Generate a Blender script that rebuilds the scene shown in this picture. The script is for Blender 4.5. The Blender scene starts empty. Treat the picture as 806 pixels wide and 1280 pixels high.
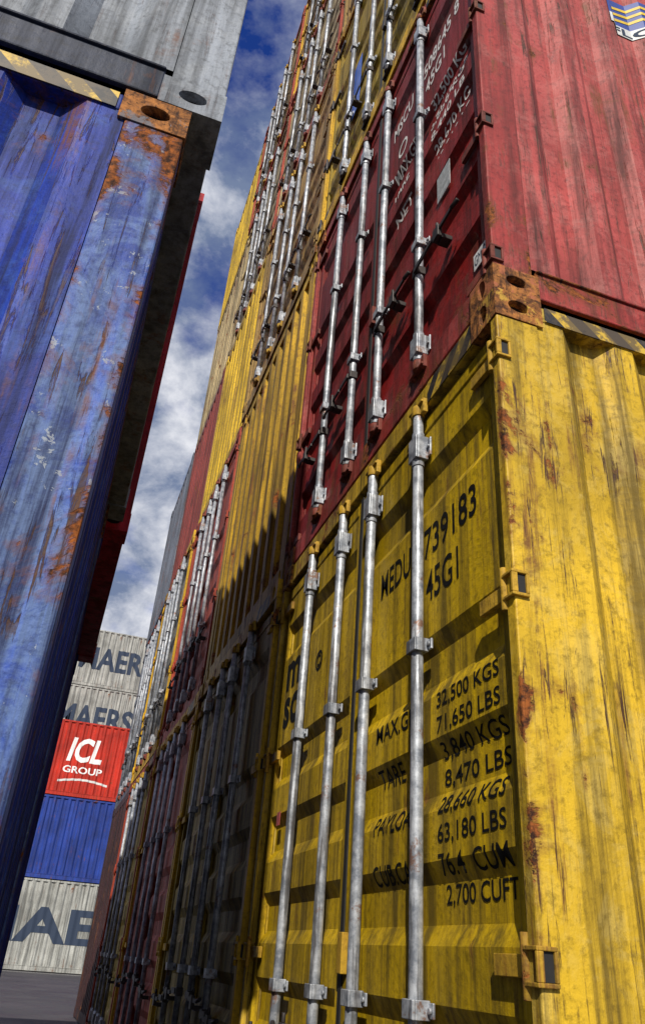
import bpy, bmesh, math, random
from mathutils import Vector, Matrix
random.seed(7)
scn = bpy.context.scene
H=2.896; W=2.438; L=12.19
CAMZ=0.936; BASE=0.01

# ------------------------------------------------------------------ materials
def newmat(name):
    m=bpy.data.materials.new(name); m.use_nodes=True
    nt=m.node_tree; nt.nodes.clear()
    return m,nt
def N(nt,t,**kw):
    n=nt.nodes.new(t)
    for k,v in kw.items(): setattr(n,k,v)
    return n
def lk(nt,a,b): nt.links.new(a,b)
def mapping(nt,src,scale,loc=(0,0,0)):
    m=N(nt,'ShaderNodeMapping'); m.inputs['Scale'].default_value=scale; m.inputs['Location'].default_value=loc
    lk(nt,src,m.inputs['Vector']); return m.outputs[0]
def noise(nt,vec,scale,detail=4,rough=.6,dist=0):
    n=N(nt,'ShaderNodeTexNoise'); n.inputs['Scale'].default_value=scale; n.inputs['Detail'].default_value=detail
    n.inputs['Roughness'].default_value=rough; n.inputs['Distortion'].default_value=dist
    lk(nt,vec,n.inputs['Vector']); return n.outputs['Fac']
def rng(nt,val,a,b,c=0.,d=1.):
    r=N(nt,'ShaderNodeMapRange'); r.inputs[1].default_value=a; r.inputs[2].default_value=b
    r.inputs[3].default_value=c; r.inputs[4].default_value=d; lk(nt,val,r.inputs[0]); return r.outputs[0]
def mixc(nt,fac,a,b,mode='MIX'):
    m=N(nt,'ShaderNodeMix',data_type='RGBA',blend_type=mode)
    for s,v in ((0,fac),(6,a),(7,b)):
        if hasattr(v,'links'): lk(nt,v,m.inputs[s])
        else:
            m.inputs[s].default_value = v if s==0 else (tuple(v)+(1,) if len(v)==3 else v)
    return m.outputs[2]
def mth(nt,op,a,b=None):
    m=N(nt,'ShaderNodeMath',operation=op)
    for i,v in enumerate((a,b)):
        if v is None: continue
        if hasattr(v,'links'): lk(nt,v,m.inputs[i])
        else: m.inputs[i].default_value=v
    return m.outputs[0]

def paint(name,col,rust=.35,fade=None,fadeamt=.4,edge=False,grime=.6,rough=.6,scratch=.6,chip=None,topr=.05,far=False):
    """weathered container paint; rust 0..1"""
    m,nt=newmat(name)
    sd=random.uniform(0,90)
    tc=N(nt,'ShaderNodeTexCoord').outputs['Object']
    v=mapping(nt,tc,(1,1,1),(sd,sd*.7,sd*.3))
    vs=mapping(nt,tc,(13,13,.55),(sd,sd,sd))
    vs2=mapping(nt,tc,(42,42,2.4),(sd*2,sd,sd))
    n_med=noise(nt,v,3.4,8,.70,.5)
    n_str=noise(nt,vs,1.0,7,.70,.25)
    n_fin=noise(nt,v,40,4,.7)
    base=mixc(nt,rng(nt,noise(nt,v,1.3,3,.6),.33,.67),[c*.62 for c in col],[min(1,c*1.12) for c in col])
    if fade is not None:
        f=rng(nt,noise(nt,v,5.3,8,.75,.7),.60-fadeamt*.25,.66-fadeamt*.16)
        f2=rng(nt,n_str,.42,.56)
        base=mixc(nt,mth(nt,'MULTIPLY',mth(nt,'MULTIPLY',f,mth(nt,'ADD',mth(nt,'MULTIPLY',f2,.7),.3)),min(1,fadeamt*1.5)),base,fade)
    base=mixc(nt,rng(nt,n_fin,.50,.70,0,.65),base,[c*.22 for c in col])
    g=rng(nt,n_str,.44,.62,0,grime)
    base=mixc(nt,g,base,[c*.14+.006 for c in col])
    sc=noise(nt,vs2,1.0,6,.72,.9)
    s=mth(nt,'MULTIPLY',rng(nt,sc,.575,.62,0,scratch),rng(nt,n_med,.42,.54))
    base=mixc(nt,s,base,(.050,.022,.012))
    if chip is not None:
        s3=rng(nt,noise(nt,v,19,5,.75,.3),.63,.65,0,.7)
        base=mixc(nt,s3,base,chip)
    th=.735-rust*.22
    nr=n_med
    sp=None
    if topr or edge:
        sp=N(nt,'ShaderNodeSeparateXYZ'); lk(nt,tc,sp.inputs[0])
    if topr:
        nr=mth(nt,'ADD',nr,mth(nt,'ADD',rng(nt,sp.outputs[2],H-.50,H-.10,0,topr),rng(nt,sp.outputs[2],.5,.15,0,topr)))
    if edge:   # corrosion concentrates along the post edges
        ax=mth(nt,'ABSOLUTE',sp.outputs[0])
        nr=mth(nt,'ADD',nr,rng(nt,mth(nt,'ADD',ax,mth(nt,'ABSOLUTE',sp.outputs[1])),.05,.004,0,.10))
        nr=mth(nt,'ADD',nr,rng(nt,mth(nt,'ABSOLUTE',mth(nt,'SUBTRACT',ax,.162)),.03,.0,0,.08))
    r=rng(nt,nr,th,th+.03)
    rh=rng(nt,nr,th-.06,th+.01,0,.55)
    rr=mth(nt,'MULTIPLY',rng(nt,noise(nt,mapping(nt,tc,(14,14,.9),(sd,3,sd)),1.,5,.7),.55,.63,0,.85),rng(nt,nr,th-.18,th-.05))
    rc=mixc(nt,rng(nt,n_fin,.40,.62),(.030,.012,.007),(.30,.09,.018))
    base=mixc(nt,mth(nt,'MAXIMUM',rh,rr),base,(.14,.050,.018))
    base=mixc(nt,r,base,rc)
    b=N(nt,'ShaderNodeBsdfPrincipled')
    lk(nt,base,b.inputs['Base Color']); b.inputs['Specular IOR Level'].default_value=.28
    ro=mth(nt,'ADD',rng(nt,n_str,.3,.7,rough-.14,rough+.2),mth(nt,'MULTIPLY',r,.3))
    lk(nt,ro,b.inputs['Roughness'])
    if not far:
        h=mth(nt,'ADD',mth(nt,'MULTIPLY',r,-.7),mth(nt,'MULTIPLY',n_fin,.5))
        h=mth(nt,'ADD',h,mth(nt,'MULTIPLY',n_med,2.))
        h=mth(nt,'ADD',h,mth(nt,'MULTIPLY',s,-.5))
        bp=N(nt,'ShaderNodeBump'); bp.inputs['Strength'].default_value=.6; bp.inputs['Distance'].default_value=.006
        lk(nt,h,bp.inputs['Height']); lk(nt,bp.outputs[0],b.inputs['Normal'])
    o=N(nt,'ShaderNodeOutputMaterial'); lk(nt,b.outputs[0],o.inputs[0])
    return m

def simple(name,col,rough=.6,metal=0,var=.3,scale=12):
    m,nt=newmat(name)
    tc=N(nt,'ShaderNodeTexCoord').outputs['Object']
    c=mixc(nt,rng(nt,noise(nt,tc,scale,5,.7),.35,.65),[x*(1-var) for x in col],[min(1,x*(1+var)) for x in col])
    b=N(nt,'ShaderNodeBsdfPrincipled'); lk(nt,c,b.inputs['Base Color']); b.inputs['Roughness'].default_value=rough; b.inputs['Metallic'].default_value=metal
    o=N(nt,'ShaderNodeOutputMaterial'); lk(nt,b.outputs[0],o.inputs[0]); return m

def rustcast(name,left):
    """pitted cast steel with remnants of paint"""
    m,nt=newmat(name)
    tc=N(nt,'ShaderNodeTexCoord').outputs['Object']
    n1=noise(nt,tc,22,7,.72,.3); n2=noise(nt,mapping(nt,tc,(1,1,1),(4,7,1)),60,4,.7); n3=noise(nt,mapping(nt,tc,(1,1,1),(1,2,9)),11,7,.7,.4)
    c=mixc(nt,rng(nt,n1,.40,.60),(.060,.024,.012),(.40,.16,.042))
    c=mixc(nt,rng(nt,n2,.54,.64,0,.85),c,(.02,.01,.007))
    c=mixc(nt,rng(nt,n3,.53,.57,0,.85),c,left)
    c=mixc(nt,rng(nt,noise(nt,mapping(nt,tc,(30,30,4)),1.,4,.7),.55,.62,0,.75),c,(.03,.015,.01))
    b=N(nt,'ShaderNodeBsdfPrincipled'); lk(nt,c,b.inputs['Base Color']); b.inputs['Roughness'].default_value=.8; b.inputs['Specular IOR Level'].default_value=.2
    bp=N(nt,'ShaderNodeBump'); bp.inputs['Strength'].default_value=.8; bp.inputs['Distance'].default_value=.006
    lk(nt,mth(nt,'ADD',n1,mth(nt,'MULTIPLY',n2,.4)),bp.inputs['Height']); lk(nt,bp.outputs[0],b.inputs['Normal'])
    o=N(nt,'ShaderNodeOutputMaterial'); lk(nt,b.outputs[0],o.inputs[0]); return m

def stencil(name,col,wear=.5):
    m,nt=newmat(name)
    tc=N(nt,'ShaderNodeTexCoord').outputs['Object']
    b=N(nt,'ShaderNodeBsdfPrincipled'); b.inputs['Base Color'].default_value=tuple(col)+(1,); b.inputs['Roughness'].default_value=.75; b.inputs['Specular IOR Level'].default_value=.15
    t=N(nt,'ShaderNodeBsdfTransparent'); mx=N(nt,'ShaderNodeMixShader')
    lk(nt,rng(nt,noise(nt,tc,28,5,.75,.3),.68-wear*.12,.72-wear*.12,0,.8),mx.inputs[0]); lk(nt,b.outputs[0],mx.inputs[1]); lk(nt,t.outputs[0],mx.inputs[2])
    o=N(nt,'ShaderNodeOutputMaterial'); lk(nt,mx.outputs[0],o.inputs[0]); return m

def stripes(name):
    m,nt=newmat(name)
    tc=N(nt,'ShaderNodeTexCoord').outputs['Object']
    sp=N(nt,'ShaderNodeSeparateXYZ'); lk(nt,tc,sp.inputs[0])
    d=mth(nt,'ADD',mth(nt,'ADD',sp.outputs[0],sp.outputs[1]),sp.outputs[2])
    w=mth(nt,'SINE',mth(nt,'MULTIPLY',d,2*math.pi/.14))
    c=mixc(nt,rng(nt,w,-.05,.05),(.012,.012,.014),(.55,.36,.03))
    c=mixc(nt,rng(nt,noise(nt,tc,9,8,.75),.45,.53,0,.85),c,(.07,.05,.03))
    b=N(nt,'ShaderNodeBsdfPrincipled'); lk(nt,c,b.inputs['Base Color']); b.inputs['Roughness'].default_value=.6
    o=N(nt,'ShaderNodeOutputMaterial'); lk(nt,b.outputs[0],o.inputs[0]); return m

def galv(name):
    m,nt=newmat(name)
    tc=N(nt,'ShaderNodeTexCoord').outputs['Object']
    c=mixc(nt,rng(nt,noise(nt,tc,16,5,.7),.38,.62),(.17,.19,.23),(.50,.53,.58))
    c=mixc(nt,rng(nt,noise(nt,mapping(nt,tc,(30,30,2)),1.,4,.7),.50,.61,0,.8),c,(.07,.065,.065))
    c=mixc(nt,rng(nt,noise(nt,tc,7,7,.75),.58,.63,0,.8),c,(.18,.075,.03))
    b=N(nt,'ShaderNodeBsdfPrincipled'); lk(nt,c,b.inputs['Base Color']); b.inputs['Metallic'].default_value=.35; b.inputs['Roughness'].default_value=.5
    bp=N(nt,'ShaderNodeBump'); bp.inputs['Strength'].default_value=.5; bp.inputs['Distance'].default_value=.002
    lk(nt,noise(nt,tc,50,3,.7),bp.inputs['Height']); lk(nt,bp.outputs[0],b.inputs['Normal'])
    o=N(nt,'ShaderNodeOutputMaterial'); lk(nt,b.outputs[0],o.inputs[0]); return m

M_galv=galv('galvanised_steel')
M_dark=simple('dark_steel',(.035,.03,.03),.55,.3,.5)
M_gasket_shade=simple('rubber_and_slot_shade',(.012,.012,.013),.7)
M_hole=simple('casting_hole',(.010,.008,.007),.9)
M_stripe=stripes('warning_stripes')
M_black=stencil('black_lettering',(.006,.006,.006),.10)
M_white=stencil('white_lettering',(.72,.70,.70),.45)
M_bwhite=stencil('white_marking',(.8,.8,.8),.2)
M_navy=stencil('navy_lettering',(.035,.05,.085),.2)
M_plate=simple('data_plate',(.40,.42,.43),.5,.2,.35,40)
M_rusty=rustcast('rusty_yellow_casting',(.50,.30,.05))
M_rustyR=rustcast('rusty_red_casting',(.36,.12,.06))
M_rustyb=rustcast('rusty_blue_casting',(.15,.15,.17))
M_rustyy=paint('rusty_yellow_hardware',(.55,.33,.03),.60,None,0,False,.5,.6,topr=0)
M_rustyr=paint('rusty_red_hardware',(.22,.05,.035),.7,None,0,False,.5,.6,topr=0)
M_floor=simple('floor_underside',(.03,.03,.032),.8)

# ------------------------------------------------------------------ mesh builder
class P:
    def __init__(s): s.v=[]; s.f=[]; s.sm=[]
    def quad(s,*pts,smooth=False):
        i=len(s.v); s.v+=[tuple(p) for p in pts]; s.f.append(tuple(range(i,i+len(pts)))); s.sm.append(smooth)
    def box(s,x0,x1,y0,y1,z0,z1,skip=''):
        i=len(s.v)
        s.v+=[(x0,y0,z0),(x1,y0,z0),(x1,y1,z0),(x0,y1,z0),(x0,y0,z1),(x1,y0,z1),(x1,y1,z1),(x0,y1,z1)]
        F={'b':(0,3,2,1),'t':(4,5,6,7),'f':(0,1,5,4),'k':(2,3,7,6),'l':(0,4,7,3),'r':(1,2,6,5)}
        for k,f in F.items():
            if k in skip: continue
            s.f.append(tuple(i+a for a in f)); s.sm.append(False)
    def cyl(s,p0,p1,r,n=14,cap=True,r2=None):
        p0=Vector(p0);p1=Vector(p1);d=(p1-p0).normalized()
        a=d.orthogonal().normalized();b=d.cross(a)
        i=len(s.v); r2=r if r2 is None else r2
        for p,rr in ((p0,r),(p1,r2)):
            for k in range(n):
                t=2*math.pi*k/n; s.v.append(tuple(p+a*rr*math.cos(t)+b*rr*math.sin(t)))
        for k in range(n):
            k2=(k+1)%n; s.f.append((i+k,i+k2,i+n+k2,i+n+k)); s.sm.append(True)
        if cap:
            s.f.append(tuple(i+k for k in range(n))[::-1]); s.sm.append(False)
            s.f.append(tuple(i+n+k for k in range(n))); s.sm.append(False)
    def holeplate(s,o,u,v,n,w,h,a,b,depth):
        o=Vector(o);u=Vector(u);v=Vector(v);n=Vector(n); K=24; i=len(s.v)
        for k in range(K):
            t=2*math.pi*(k+.5)/K; c,si=math.cos(t),math.sin(t)
            m=min(w/2/abs(c),h/2/abs(si)); s.v.append(tuple(o+u*c*m+v*si*m))
        for dd in (0,depth):
            for k in range(K):
                t=2*math.pi*(k+.5)/K; s.v.append(tuple(o+u*math.cos(t)*a+v*math.sin(t)*b+n*dd))
        cs=[]
        for sx,sy in ((1,1),(-1,1),(-1,-1),(1,-1)):
            cs.append(len(s.v)); s.v.append(tuple(o+u*sx*w/2+v*sy*h/2))
        def quadrant(k):
            t=2*math.pi*(k+.5)/K; c,si=math.cos(t),math.sin(t); return 'v' if w/2/abs(c)<h/2/abs(si) else 'h'
        for k in range(K):
            k2=(k+1)%K
            if quadrant(k)!=quadrant(k2):
                t=2*math.pi*(k+1)/K; c,si=math.cos(t),math.sin(t)
                ci=cs[0] if c>0 and si>0 else cs[1] if c<0 and si>0 else cs[2] if c<0 else cs[3]
                s.f.append((i+k,ci,i+k2,i+K+k2,i+K+k))
            else: s.f.append((i+k,i+k2,i+K+k2,i+K+k))
            s.sm.append(False)
            s.f.append((i+K+k,i+K+k2,i+2*K+k2,i+2*K+k)); s.sm.append(True)
    def obj(s,name,mat,parent,sx=1,bevel=0):
        if not s.v: return None
        me=bpy.data.meshes.new(name)
        me.from_pydata([(x*sx,y,z) for x,y,z in s.v],[],s.f if sx==1 else [f[::-1] for f in s.f])
        me.polygons.foreach_set('use_smooth',s.sm)
        me.materials.append(mat)
        o=bpy.data.objects.new(name,me); scn.collection.objects.link(o); o.parent=parent
        if bevel:
            b=o.modifiers.new('bevel','BEVEL'); b.width=bevel; b.segments=2; b.limit_method='ANGLE'; b.angle_limit=math.radians(50)
        return o

def ribs(u0,u1,first,flat,slope,inner,depth,o0):
    pts=[(u0,o0)]; u=u0+first; 
    while u+2*slope+inner+.04<u1:
        pts+= [(u,o0),(u+slope,o0+depth),(u+slope+inner,o0+depth),(u+2*slope+inner,o0)]
        u+=2*slope+inner+flat
    pts.append((u1,o0)); return pts
def interp(pts,u):
    for (a,b),(c,d) in zip(pts,pts[1:]):
        if a<=u<=c: return b if c==a else b+(d-b)*(u-a)/(c-a)
    return pts[0][1] if u<pts[0][0] else pts[-1][1]

SIDE=ribs(.16,L-.16,.10,.072,.058,.090,.046,.010)      # (x, y-offset)
DOORZ=[(.22,.036)]+[q for z0 in (.315,.65,.985,1.32,1.655,2.33) for q in ((z0,.036),(z0+.050,.062),(z0+.150,.062),(z0+.205,.036))]+[(2.70,.036)]
ENDR=ribs(.12,W-.12,.05,.085,.035,.085,.045,.012)       # (y, x-offset)

def text(parent,s,face,c0,z0,w,h,mat,prof=None,plane=0.,name='lettering',bold=0,shear=0):
    cu=bpy.data.curves.new('t','FONT'); cu.body=s; cu.size=1; cu.offset=bold; cu.shear=shear; cu.resolution_u=3
    ob=bpy.data.objects.new('t',cu); scn.collection.objects.link(ob)
    me=bpy.data.meshes.new_from_object(ob); bpy.data.objects.remove(ob)
    xs=[v.co.x for v in me.vertices]; ys=[v.co.y for v in me.vertices]
    x0,x1,y0,y1=min(xs),max(xs),min(ys),max(ys)
    bm=bmesh.new(); bm.from_mesh(me)
    for v in bm.verts:
        a=(v.co.x-x0)/(x1-x0)*w; b=(v.co.y-y0)/(y1-y0)*h
        v.co = Vector((plane,c0-a,z0+b)) if face=='X' else Vector((c0+a,plane,z0+b))
    if prof:
        ax=2 if face=='X' else 0
        lo=min(v.co[ax] for v in bm.verts); hi=max(v.co[ax] for v in bm.verts)
        for u,_ in prof:
            if lo<u<hi:
                co=[0,0,0]; co[ax]=u; no=[0,0,0]; no[ax]=1
                bmesh.ops.bisect_plane(bm,geom=bm.verts[:]+bm.edges[:]+bm.faces[:],plane_co=co,plane_no=no,dist=1e-5)
        for v in bm.verts:
            off=interp(prof,v.co[ax])-.002
            if face=='X': v.co.x=off
            else: v.co.y=off
    bm.to_mesh(me); bm.free(); me.name=name
    me.materials.clear(); me.materials.append(mat)
    o=bpy.data.objects.new(name,me); scn.collection.objects.link(o); o.parent=parent
    return o

def container(loc,sx,mat,end='door',hardware=None,casting=None,near=False,stripe=False,doormat=None,rot=0,barmat=None,panelmat=None,railmat=None,endmat=None):
    e=bpy.data.objects.new('shipping_container',None); scn.collection.objects.link(e)
    e.location=loc; e.rotation_euler[2]=rot
    hardware=hardware or M_dark; casting=casting or mat; doormat=doormat or mat; barmat=barmat or M_galv
    panelmat=panelmat or mat; railmat=railmat or mat
    bev=.005 if near else 0
    c=P(); ch=P()
    for zc in (0,H-.118):
        for xc in (0,L-.178):
            for yc in (0,W-.162):
                front=(xc==0); near_side=(yc==0)
                skip=''
                if front: skip+='l'
                if near_side: skip+='f'
                c.box(xc,xc+.178,yc,yc+.162,zc,zc+.118,skip)
                if front:
                    c.holeplate((xc,yc+.081,zc+.059),(0,1,0),(0,0,1),(1,0,0),.162,.118,.026,.040,.03)
                    ch.box(xc+.03,xc+.035,yc+.03,yc+.13,zc+.015,zc+.105)
                if near_side:
                    c.holeplate((xc+.089,yc,zc+.059),(1,0,0),(0,0,1),(0,1,0),.178,.118,.040,.026,.03)
                    ch.box(xc+.03,xc+.15,yc+.03,yc+.035,zc+.015,zc+.105)
    c.obj('corner_castings',casting,e,sx); ch.obj('casting_holes',M_hole,e,sx)
    f=P()
    for k,(y0,y1) in enumerate(((.004,.115),(W-.115,W-.004))):
        if end=='door':
            a,b=(.004,.046) if k==0 else (W-.046,W-.004)
            f.box(.004,.158,a,b,.118,H-.118)
            a,b=(.046,.130) if k==0 else (W-.130,W-.046)
            f.box(.056,.157,a,b,.118,H-.118)
        else: f.box(.004,.158,y0,y1,.118,H-.118)
        f.box(L-.158,L-.004,y0,y1,.118,H-.118)
    f.box(.012,.11,.162,W-.162,H-.112,H-.004)
    f.box(.060,.16,.162,W-.162,H-.20,H-.112)
    f.box(.010,.14,.162,W-.162,.006,.135)
    f.box(L-.11,L-.01,.162,W-.162,H-.11,H-.004); f.box(L-.14,L-.01,.162,W-.162,.006,.135)
    f.obj('frame',mat,e,sx,bev)
    f=P()
    for y0,y1 in ((.006,.060),(W-.060,W-.006)):
        f.box(.178,L-.178,y0,y1,H-.085,H-.020)
    for y0,y1 in ((.012,.050),(W-.050,W-.012)):
        f.box(.178,L-.178,y0,y1,.015,.165)
    for y0,y1 in ((.002,.075),(W-.075,W-.002)):
        f.box(.178,L-.178,y0,y1,.015,.026)
        f.box(.178,L-.178,y0,y1,.150,.160)
    f.obj('side_rails',railmat,e,sx,bev)
    s=P()
    for side in (0,1):
        for (a,b),(c2,d) in zip(SIDE,SIDE[1:]):
            if c2<=a: continue
            Y=(lambda q:q) if side==0 else (lambda q:W-q)
            s.quad((a,Y(b),.16),(c2,Y(d),.16),(c2,Y(d),H-.08),(a,Y(b),H-.08))
    s.quad((0.1,.03,H-.03),(L-.1,.03,H-.03),(L-.1,W-.03,H-.03),(.1,W-.03,H-.03))
    s.quad((L-.05,.1,.1),(L-.05,W-.1,.1),(L-.05,W-.1,H-.1),(L-.05,.1,H-.1))
    s.obj('side_panels',panelmat,e,sx)
    fl=P(); fl.box(.14,L-.14,.05,W-.05,.135,.16)
    k=.35
    while k<L-.3: fl.box(k,k+.045,.05,W-.05,.02,.135); k+=.30
    fl.obj('floor_and_crossmembers',M_floor,e,sx)
    if stripe:
        st=P(); st.box(.19,.62,.0025,.0055,H-.084,H-.021); 
        if end=='door': st.box(.008,.0115,.17,.52,H-.105,H-.010)
        st.obj('warning_stripes',M_stripe,e,sx)
    if end=='ribs':
        r=P()
        for (a,b),(c2,d) in zip(ENDR,ENDR[1:]):
            if c2<=a: continue
            r.quad((b,a,.135),(d,c2,.135),(d,c2,H-.112),(b,a,H-.112))
        r.obj('end_panel',endmat or panelmat,e,sx)
        return e
    g=P(); d=P(); bars=P(); hw=P(); dk=P()
    for li,(ya,yb) in enumerate(((.060,1.212),(1.226,W-.060))):
        g.box(.040,.054,ya-.010,ya+.02,.142,2.764); g.box(.040,.054,yb-.02,yb+.006,.142,2.764)
        g.box(.040,.054,ya+.02,yb-.02,.142,.17); g.box(.040,.054,ya+.02,yb-.02,2.74,2.764)
        z0,z1=.150,2.756; fw=.050
        d.box(.030,.080,ya,ya+fw,z0,z1); d.box(.030,.080,yb-fw,yb,z0,z1)
        d.box(.0305,.080,ya+fw,yb-fw,z0,z0+.07); d.box(.0305,.080,ya+fw,yb-fw,z1-.06,z1)
        for (a,b),(c2,dd) in zip(DOORZ,DOORZ[1:]):
            d.quad((b,ya+fw-.001,a),(b,yb-fw+.001,a),(dd,yb-fw+.001,c2),(dd,ya+fw-.001,c2))
    g.box(.024,.029,1.204,1.234,.15,2.756)
    bx=.000
    BY=(.580,1.036,1.402,1.858)
    for k,by in enumerate(BY):
        bars.cyl((bx,by,.10),(bx,by,2.80),.0195,16)
        for z in (.22,.84,1.825,2.60):
            big = z in (.22,2.60)
            hh=.050 if big else .022
            bars.box(-.016,.026,by-.033,by-.022,z-hh,z+hh); bars.box(-.016,.026,by+.022,by+.033,z-hh,z+hh)
            bars.box(-.025,-.0165,by-.033,by+.033,z-hh,z+hh)
            bars.box(.022,.0295,by-.055,by+.055,z-hh*.8,z+hh*.8)
            for q in (-1,1): bars.cyl((.014,by+q*.045,z),(.022,by+q*.045,z),.008,8)
            if big:
                bars.cyl((bx,by,z-.075),(bx,by,z+.075),.0235,16)
        for z,sg in ((.115,1),(2.785,-1)):
            hw.cyl((bx,by,z-.018*sg),(bx,by,z+.028*sg),.025,12)
            hw.box(-.012,.016,by-.012,by+.040,z-.014,z+.014)
            hw.box(-.006,.014,by-.055,by-.030,z-.032,z+.032)
            hw.box(-.006,.014,by+.042,by+.062,z-.032,z+.032)
            hw.box(-.014,-.004,by-.055,by+.062,z+.018*(-sg)-.006,z+.018*(-sg)+.006)
        dr=-1 if k<2 else 1
        for zz in (.66 if k in(0,3) else .72,):
            ya,yb=sorted((by,by+dr*.12)); dk.box(-.030,-.021,ya,yb,zz-.014,zz+.016)
            ya,yb=sorted((by+dr*.12,by+dr*.36)); dk.box(-.036,-.026,ya,yb,zz-.022,zz-.002)
            dk.cyl((-.032,by+dr*.36,zz-.012),(-.022,by+dr*.40,zz+.000),.010,8)
            ya,yb=sorted((by+dr*.21,by+dr*.26)); dk.box(-.020,.028,ya,yb,zz-.060,zz-.036); dk.box(-.041,-.020,ya,yb,zz-.055,zz+.010)
            dk.cyl((-.030,by+dr*.235,zz+.010),(-.030,by+dr*.235,zz+.042),.008,8)
            dk.box(-.022,.020,by-.026,by+.026,zz-.022,zz+.022)
    hz=P(); 
    hz.box(.004,.029,1.160,1.200,.90,1.02); 
    for side in (0,1):
        for z in (.17,.95,1.81,2.63):
            T=(lambda a,b:(a,b)) if side==0 else (lambda a,b:(W-b,W-a))
            yc=.052 if side==0 else W-.052
            hz.cyl((.004,yc,z-.062),(.004,yc,z+.062),.011,10)
            a,b=T(.052,.200); hz.box(.012,.0295,a,b,z-.022,z+.022)
            a,b=T(-.006,.048)
            hz.box(-.007,.044,a,b,z+.028,z+.037); hz.box(-.007,.044,a,b,z-.037,z-.028)
            a2,b2=T(-.006,.003); hz.box(.036,.044,a2,b2,z-.028,z+.028); hz.box(-.007,.010,a2,b2,z-.028,z+.028)
            a3,b3=T(.001,.0035); g.box(.010,.036,a3,b3,z-.027,z+.027)  # near-black plate paints the shade inside the open hinge slot
    g.obj('gaskets_and_slot_shade',M_gasket_shade,e,sx)
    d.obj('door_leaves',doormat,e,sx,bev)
    bars.obj('locking_bars',barmat,e,sx,.002 if near else 0)
    hw.obj('cam_keepers',hardware,e,sx,.003 if near else 0)
    dk.obj('handles',M_dark,e,sx,.003 if near else 0)
    hz.obj('hinges',hardware if near else mat,e,sx,.002 if near else 0)
    return e

# ------------------------------------------------------------------ paints
mk=paint
Y1=mk('yellow_paint',(.64,.41,.022),rust=.44,grime=.88,scratch=.98,fade=(.66,.50,.15),fadeamt=.4,edge=True)
Y1d=mk('yellow_door_paint',(.56,.365,.004),rust=.18,grime=.85,scratch=.5)
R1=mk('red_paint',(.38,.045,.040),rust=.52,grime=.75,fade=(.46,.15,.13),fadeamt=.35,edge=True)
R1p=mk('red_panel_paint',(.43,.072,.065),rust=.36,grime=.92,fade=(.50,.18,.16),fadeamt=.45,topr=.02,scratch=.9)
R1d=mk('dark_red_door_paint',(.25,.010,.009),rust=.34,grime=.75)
B1=mk('worn_blue_paint',(.018,.070,.42),rust=.47,fade=(.17,.27,.50),fadeamt=.82,grime=.95,scratch=.98,chip=(.32,.35,.38),edge=True,topr=.115)
B1p=mk('deep_blue_paint',(.006,.036,.34),rust=.18,fade=(.05,.13,.44),fadeamt=.4,grime=.9,scratch=.85)
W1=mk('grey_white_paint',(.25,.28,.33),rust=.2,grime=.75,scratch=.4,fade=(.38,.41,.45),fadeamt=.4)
W1_shade=mk('white_shade_paint',(.022,.032,.065),rust=.22,grime=.5,scratch=.4)  # near-black tone puts shade into the white container's rails and end panel
B2=mk('blue_paint',(.02,.05,.44),rust=.3,grime=.5)
RED=mk('crimson_paint',(.52,.015,.035),rust=.2)
CR=[mk('cream_paint',(.50,.39,.20),rust=.5,grime=.9), mk('tan_paint',(.40,.25,.07),rust=.54,grime=.9),mk('olive_paint',(.38,.26,.012),rust=.4,grime=.8)]
GOLD=mk('gold_paint',(.52,.31,.014),rust=.46,grime=.88)
YB=mk('bright_yellow_paint',(.68,.44,.02),rust=.3,grime=.7)
YS=mk('old_yellow_paint',(.74,.43,.012),rust=.46,grime=.65)
BR=mk('brown_door_paint',(.40,.26,.015),rust=.42,grime=.8)
RU=mk('rust_red_paint',(.40,.055,.025),rust=.46,grime=.7)
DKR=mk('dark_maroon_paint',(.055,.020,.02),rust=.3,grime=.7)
MA=mk('maroon_paint',(.26,.045,.035),rust=.3,grime=.7)
GR=mk('grey_paint',(.28,.26,.20),rust=.58,grime=.8)
BG=mk('blue_grey_paint',(.15,.17,.22),rust=.35,grime=.6)
MW=mk('pale_grey_paint',(.42,.43,.41),rust=.15,grime=.75,scratch=.2,far=True)
OR=mk('orange_red_paint',(.55,.030,.015),rust=.1,grime=.5,scratch=.2,far=True)
BL=mk('mid_blue_paint',(.02,.055,.32),rust=.1,grime=.55,scratch=.2,far=True)

# ------------------------------------------------------------------ right-hand row
D0=1.0; Y0=1.547
ys=[Y0,Y0+2.50,Y0+5.0,Y0+7.5,Y0+10.02]
table={
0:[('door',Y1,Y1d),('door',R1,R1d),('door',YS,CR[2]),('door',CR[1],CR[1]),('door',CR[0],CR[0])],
1:[('door',YS,BR),('ribs',GOLD,GOLD),('door',CR[1],CR[1]),('door',RU,CR[0]),('door',YS,CR[1])],
2:[('door',YS,RU),('door',RU,RU),('ribs',YB,YB),('door',CR[0],CR[0]),('door',RU,CR[1])],
3:[('door',RU,BR),('door',YS,GR),('ribs',MA,MA),('ribs',CR[0],CR[0]),('ribs',YB,YB)],
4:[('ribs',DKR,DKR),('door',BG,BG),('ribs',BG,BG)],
}
S={}
for ci,lst in table.items():
    for t,(kind,m,dm) in enumerate(lst):
        jx=0 if (ci==0 and t<2) else random.uniform(-.02,.02)
        jy=0 if (ci==0 and t<2) else random.uniform(-.015,.015)
        near=(ci==0 and t<3)
        hw={0:M_rustyy,1:M_rustyr}.get(t) if ci==0 else M_rustyy if t%2==0 else M_rustyr
        cast=(M_rusty,M_rustyR)[t] if (ci==0 and t<2) else m
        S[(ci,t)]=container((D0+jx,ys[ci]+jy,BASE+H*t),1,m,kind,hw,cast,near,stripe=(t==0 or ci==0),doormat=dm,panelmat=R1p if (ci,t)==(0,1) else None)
e=S[(0,0)]
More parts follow.
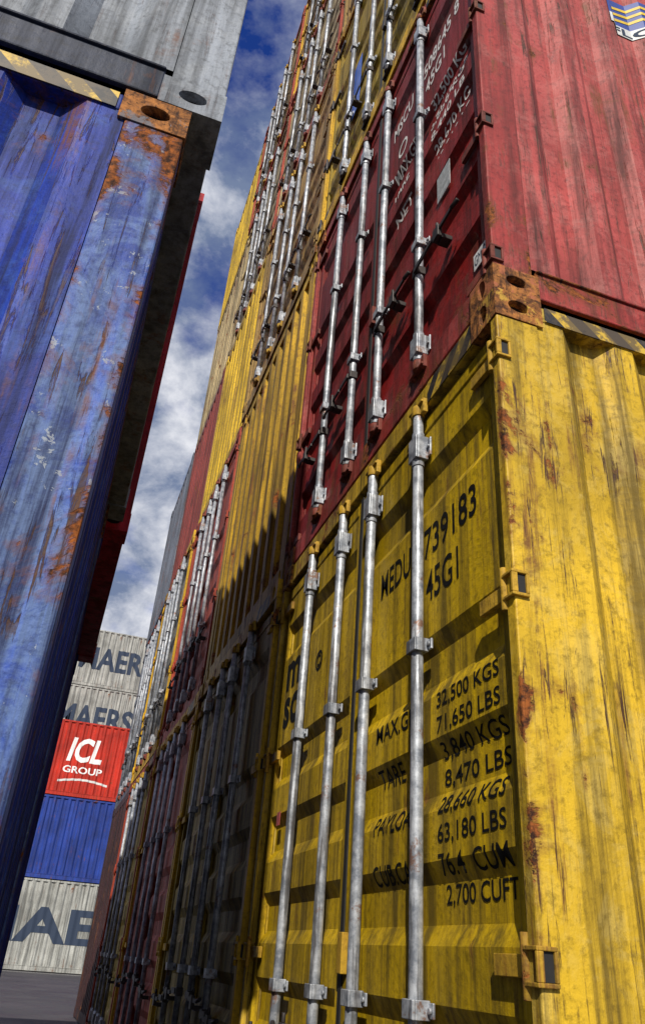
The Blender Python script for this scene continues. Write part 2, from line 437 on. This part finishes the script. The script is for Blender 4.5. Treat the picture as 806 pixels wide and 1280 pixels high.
T=lambda s,y,z,w,h,m=M_black,**k: text(e,s,'X',y,z,w,h,m,DOORZ,**k)
T('MEDU',.985,2.155,.27,.11,bold=.01); T('739183',.60,2.155,.37,.115,bold=.01); T('45G1',.585,1.985,.23,.115,bold=.01)
rows=['32,500 KGS','71,650 LBS','3,840 KGS','8,470 LBS','28,660 KGS','63,180 LBS','76.4  CUM','2,700 CUFT']
for i,r in enumerate(rows):
    T(r,.515,1.605-.0757*i,.365,.056,bold=.008)
for i,r in ((0,'MAX.GR.'),(2,'TARE'),(4,'PAYLOAD'),(6,'CUB.CAP.')):
    T(r,.985,1.60-.0757*i,.34 if r!='TARE' else .2,.060,bold=.008)
T('m',2.27,2.14,.24,.15,bold=.03); T('sc',2.27,1.94,.24,.16,bold=.03)
T('O',1.78,2.10,.10,.10); T('o',1.76,2.12,.06,.06)
e=S[(0,1)]
T('508645 8',.60,2.20,.40,.115,M_white,bold=.015); T('45G1',.58,2.03,.22,.115,M_white,bold=.015); T('MSCU',1.0,2.20,.26,.115,M_white,bold=.015)
for i,r in enumerate(['32,500 KG','71,650 LB','3,830 KG','8,440 LB','28,670 KG','63,210 LB']):
    T(r,.52,1.80-.092*i,.34,.066,M_white,bold=.015)
for i,r in ((0,'MAX.GR.'),(2,'TARE'),(4,'NET')): T(r,.98,1.80-.092*i,.3 if i<1 else .2,.066,M_white,bold=.015)
T('O',.93,1.93,.12,.12,M_bwhite)
def plate(par,x,y0,y1,z0,z1,mat,name):
    p=P(); p.box(x-.003,x,y0,y1,z0,z1); return p.obj(name,mat,par)
plate(e,.0295,.33,.45,.98,1.15,M_plate,'data_plate')
plate(e,.0295,.072,.165,.25,.33,simple('sticker_white',(.6,.6,.6),.4),'sticker')
text(e,'GMC','X',.158,.265,.078,.05,M_navy,None,.0255)
plate(S[(0,2)],.0295,1.7,1.86,.80,1.5,simple('sticker_blue',(.03,.10,.42),.4),'sticker')
plate(S[(0,0)],.0295,2.14,2.19,1.47,1.53,simple('sticker_red',(.30,.05,.04),.5),'sticker')
def sideprof_quad(par,x0,x1,z0,z1,mat,name,off=.004,wave=0):
    us=sorted(set([x0,x1]+[u for u,_ in SIDE if x0<u<x1])); p=P()
    for a,b in zip(us,us[1:]):
        n=4
        for k in range(n):
            c=a+(b-a)*k/n; d=a+(b-a)*(k+1)/n
            wv=lambda q: wave*math.sin((q-x0)/(x1-x0)*math.pi)
            p.quad((c,interp(SIDE,c)-off,z0+wv(c)),(d,interp(SIDE,d)-off,z0+wv(d)),(d,interp(SIDE,d)-off,z1+wv(d)),(c,interp(SIDE,c)-off,z1+wv(c)))
    return p.obj(name,mat,par)
M_sb=simple('decal_blue',(.02,.05,.26),.45,0,.2); M_sy=simple('decal_yellow',(.65,.45,.03),.45,0,.2); M_sw=simple('decal_white',(.6,.61,.6),.5,0,.2)
sideprof_quad(e,.80,1.45,2.27,2.62,M_sb,'decal_panel',.003)
for k in range(3): sideprof_quad(e,.86,1.40,2.40+.06*k,2.425+.06*k,M_sy,'decal_stripe',.005,.035)
sideprof_quad(e,.80,1.45,2.27,2.36,M_sw,'decal_band',.005)
text(e,'FLORENS','Y',.84,2.28,.56,.065,M_navy,[(u,o-.005) for u,o in SIDE],bold=.02)

# ------------------------------------------------------------------ left-hand stacks
LB=container((-.060,1.32,BASE),-1,B1,'ribs',None,M_rustyb,True,True,panelmat=B1p,railmat=B1p)
container((.022,1.318,BASE+H),-1,W1,'ribs',None,None,True,False,railmat=W1_shade,endmat=W1_shade)
container((-.060,3.85,BASE),-1,B2,'ribs',None,None,False,True)
container((.060,3.86,BASE+H),-1,RED,'ribs',None,None,False,False)

# ------------------------------------------------------------------ far stacks
def far(x,y,t,mat): return container((x,y,BASE+H*t),1,mat,'ribs')
FX=-5.2
c0=far(FX,32.5,0,MW); c1=far(FX+.05,32.5,1,BL); c2=far(FX-.04,32.5,2,OR)
def ftext(c,s,wx,z0,w,h,mat,**k):
    text(c,s,'Y',wx-c.location.x,z0,w,h,mat,[(u,o-.006) for u,o in SIDE],**k)
ftext(c0,'MAERSK',-1.95,.85,8.9,1.15,M_navy,bold=.03)
ftext(c2,'ICL',.15,1.30,1.35,.95,M_bwhite,bold=.03,shear=.2)
ftext(c2,'GROUP',.10,.88,1.5,.26,M_bwhite,bold=.02)
sideprof_quad(c2,.0-c2.location.x,1.9-c2.location.x,.50,.58,M_sw,'painted_wave',.006,.12)
for t in range(5):
    c=far(FX,37.6,t,MW if t>2 else BL)
    if t>2: ftext(c,'MAERSK',-.28 if t==4 else -.75,.85,4.4,1.15,M_navy,bold=.03)

# ------------------------------------------------------------------ ground
m,nt=newmat('asphalt')
tc=N(nt,'ShaderNodeTexCoord').outputs['Object']
c=mixc(nt,rng(nt,noise(nt,tc,.6,8,.7),.35,.65),(.022,.022,.028),(.060,.056,.064))
c=mixc(nt,rng(nt,noise(nt,tc,90,3,.6),.5,.75,0,.5),c,(.12,.11,.11))
b=N(nt,'ShaderNodeBsdfPrincipled'); lk(nt,c,b.inputs['Base Color']); lk(nt,rng(nt,noise(nt,tc,1.2,5,.6),.35,.65,.5,.9),b.inputs['Roughness'])
bp=N(nt,'ShaderNodeBump'); bp.inputs['Strength'].default_value=.4; bp.inputs['Distance'].default_value=.01; lk(nt,noise(nt,tc,70,5,.7),bp.inputs['Height']); lk(nt,bp.outputs[0],b.inputs['Normal'])
o=N(nt,'ShaderNodeOutputMaterial'); lk(nt,b.outputs[0],o.inputs[0])
g=P(); g.quad((-1500,-1500,0),(1500,-1500,0),(1500,1500,0),(-1500,1500,0)); g.obj('ground',m,None)
g=P(); g.quad((-14,31.3,.004),(14,31.3,.004),(14,31.45,.004),(-14,31.45,.004)); g.obj('painted_line',simple('line_paint',(.55,.55,.52),.6,0,.4,6),None)

# ------------------------------------------------------------------ light
Sd=Vector((-.29,-.72,.60)).normalized()
sun=bpy.data.lights.new('sun','SUN'); sun.energy=5.0; sun.angle=math.radians(.5); sun.color=(1,.93,.81)
so=bpy.data.objects.new('sun',sun); scn.collection.objects.link(so); so.rotation_euler=Sd.to_track_quat('Z','Y').to_euler()
w=bpy.data.worlds.new('World'); scn.world=w; w.use_nodes=True; nt=w.node_tree; nt.nodes.clear()
sky=N(nt,'ShaderNodeTexSky',sky_type='NISHITA'); sky.sun_disc=False
sky.sun_elevation=math.asin(Sd.z); sky.sun_rotation=math.atan2(Sd.x,Sd.y)
hs=N(nt,'ShaderNodeHueSaturation'); hs.inputs['Saturation'].default_value=1.45; hs.inputs['Value'].default_value=.85; hs.inputs['Hue'].default_value=.53
lk(nt,sky.outputs[0],hs.inputs['Color'])
tc=N(nt,'ShaderNodeTexCoord').outputs['Generated']
sp=N(nt,'ShaderNodeSeparateXYZ'); lk(nt,tc,sp.inputs[0])
vv=mapping(nt,tc,(1,1,1.3),(3.35,1.7,.4))
n1=noise(nt,vv,3.6,9,.58,.15)
n2=noise(nt,mapping(nt,tc,(1,1,1.3),(9.1,4,2)),6.5,8,.60,.2)
n1=mth(nt,'SUBTRACT',n1,rng(nt,sp.outputs[2],.66,.86,-.01,.07))
cl=mixc(nt,rng(nt,n2,.40,.58),(6.0,6.1,6.5),(1.3,1.7,2.7))
colr=mixc(nt,rng(nt,n1,.335,.47),hs.outputs[0],cl)
bg=N(nt,'ShaderNodeBackground'); bg.inputs['Strength'].default_value=.135; lk(nt,colr,bg.inputs['Color'])
o=N(nt,'ShaderNodeOutputWorld'); lk(nt,bg.outputs[0],o.inputs[0])

# ------------------------------------------------------------------ camera
cam=bpy.data.cameras.new('camera'); co=bpy.data.objects.new('camera',cam); scn.collection.objects.link(co); scn.camera=co
cam.sensor_fit='VERTICAL'; cam.sensor_height=36; cam.lens=950/1280*36; cam.clip_start=.02; cam.clip_end=5000
Xc=Vector((.9424,.2230,.2497)); Yc=Vector((-.3277,.4629,.8236)); Zc=Vector((.0681,-.858,.5094))
r=Vector((Xc.x,Yc.x,Zc.x)); u=-Vector((Xc.y,Yc.y,Zc.y)); bk=-Vector((Xc.z,Yc.z,Zc.z))
bk.normalize(); r=(r-bk*r.dot(bk)).normalized(); u=bk.cross(r)
M=Matrix((r,u,bk)).transposed().to_4x4(); M.translation=Vector((0,0,CAMZ))
co.matrix_world=M
scn.view_settings.view_transform='Standard'; scn.view_settings.look='None'; scn.view_settings.exposure=0
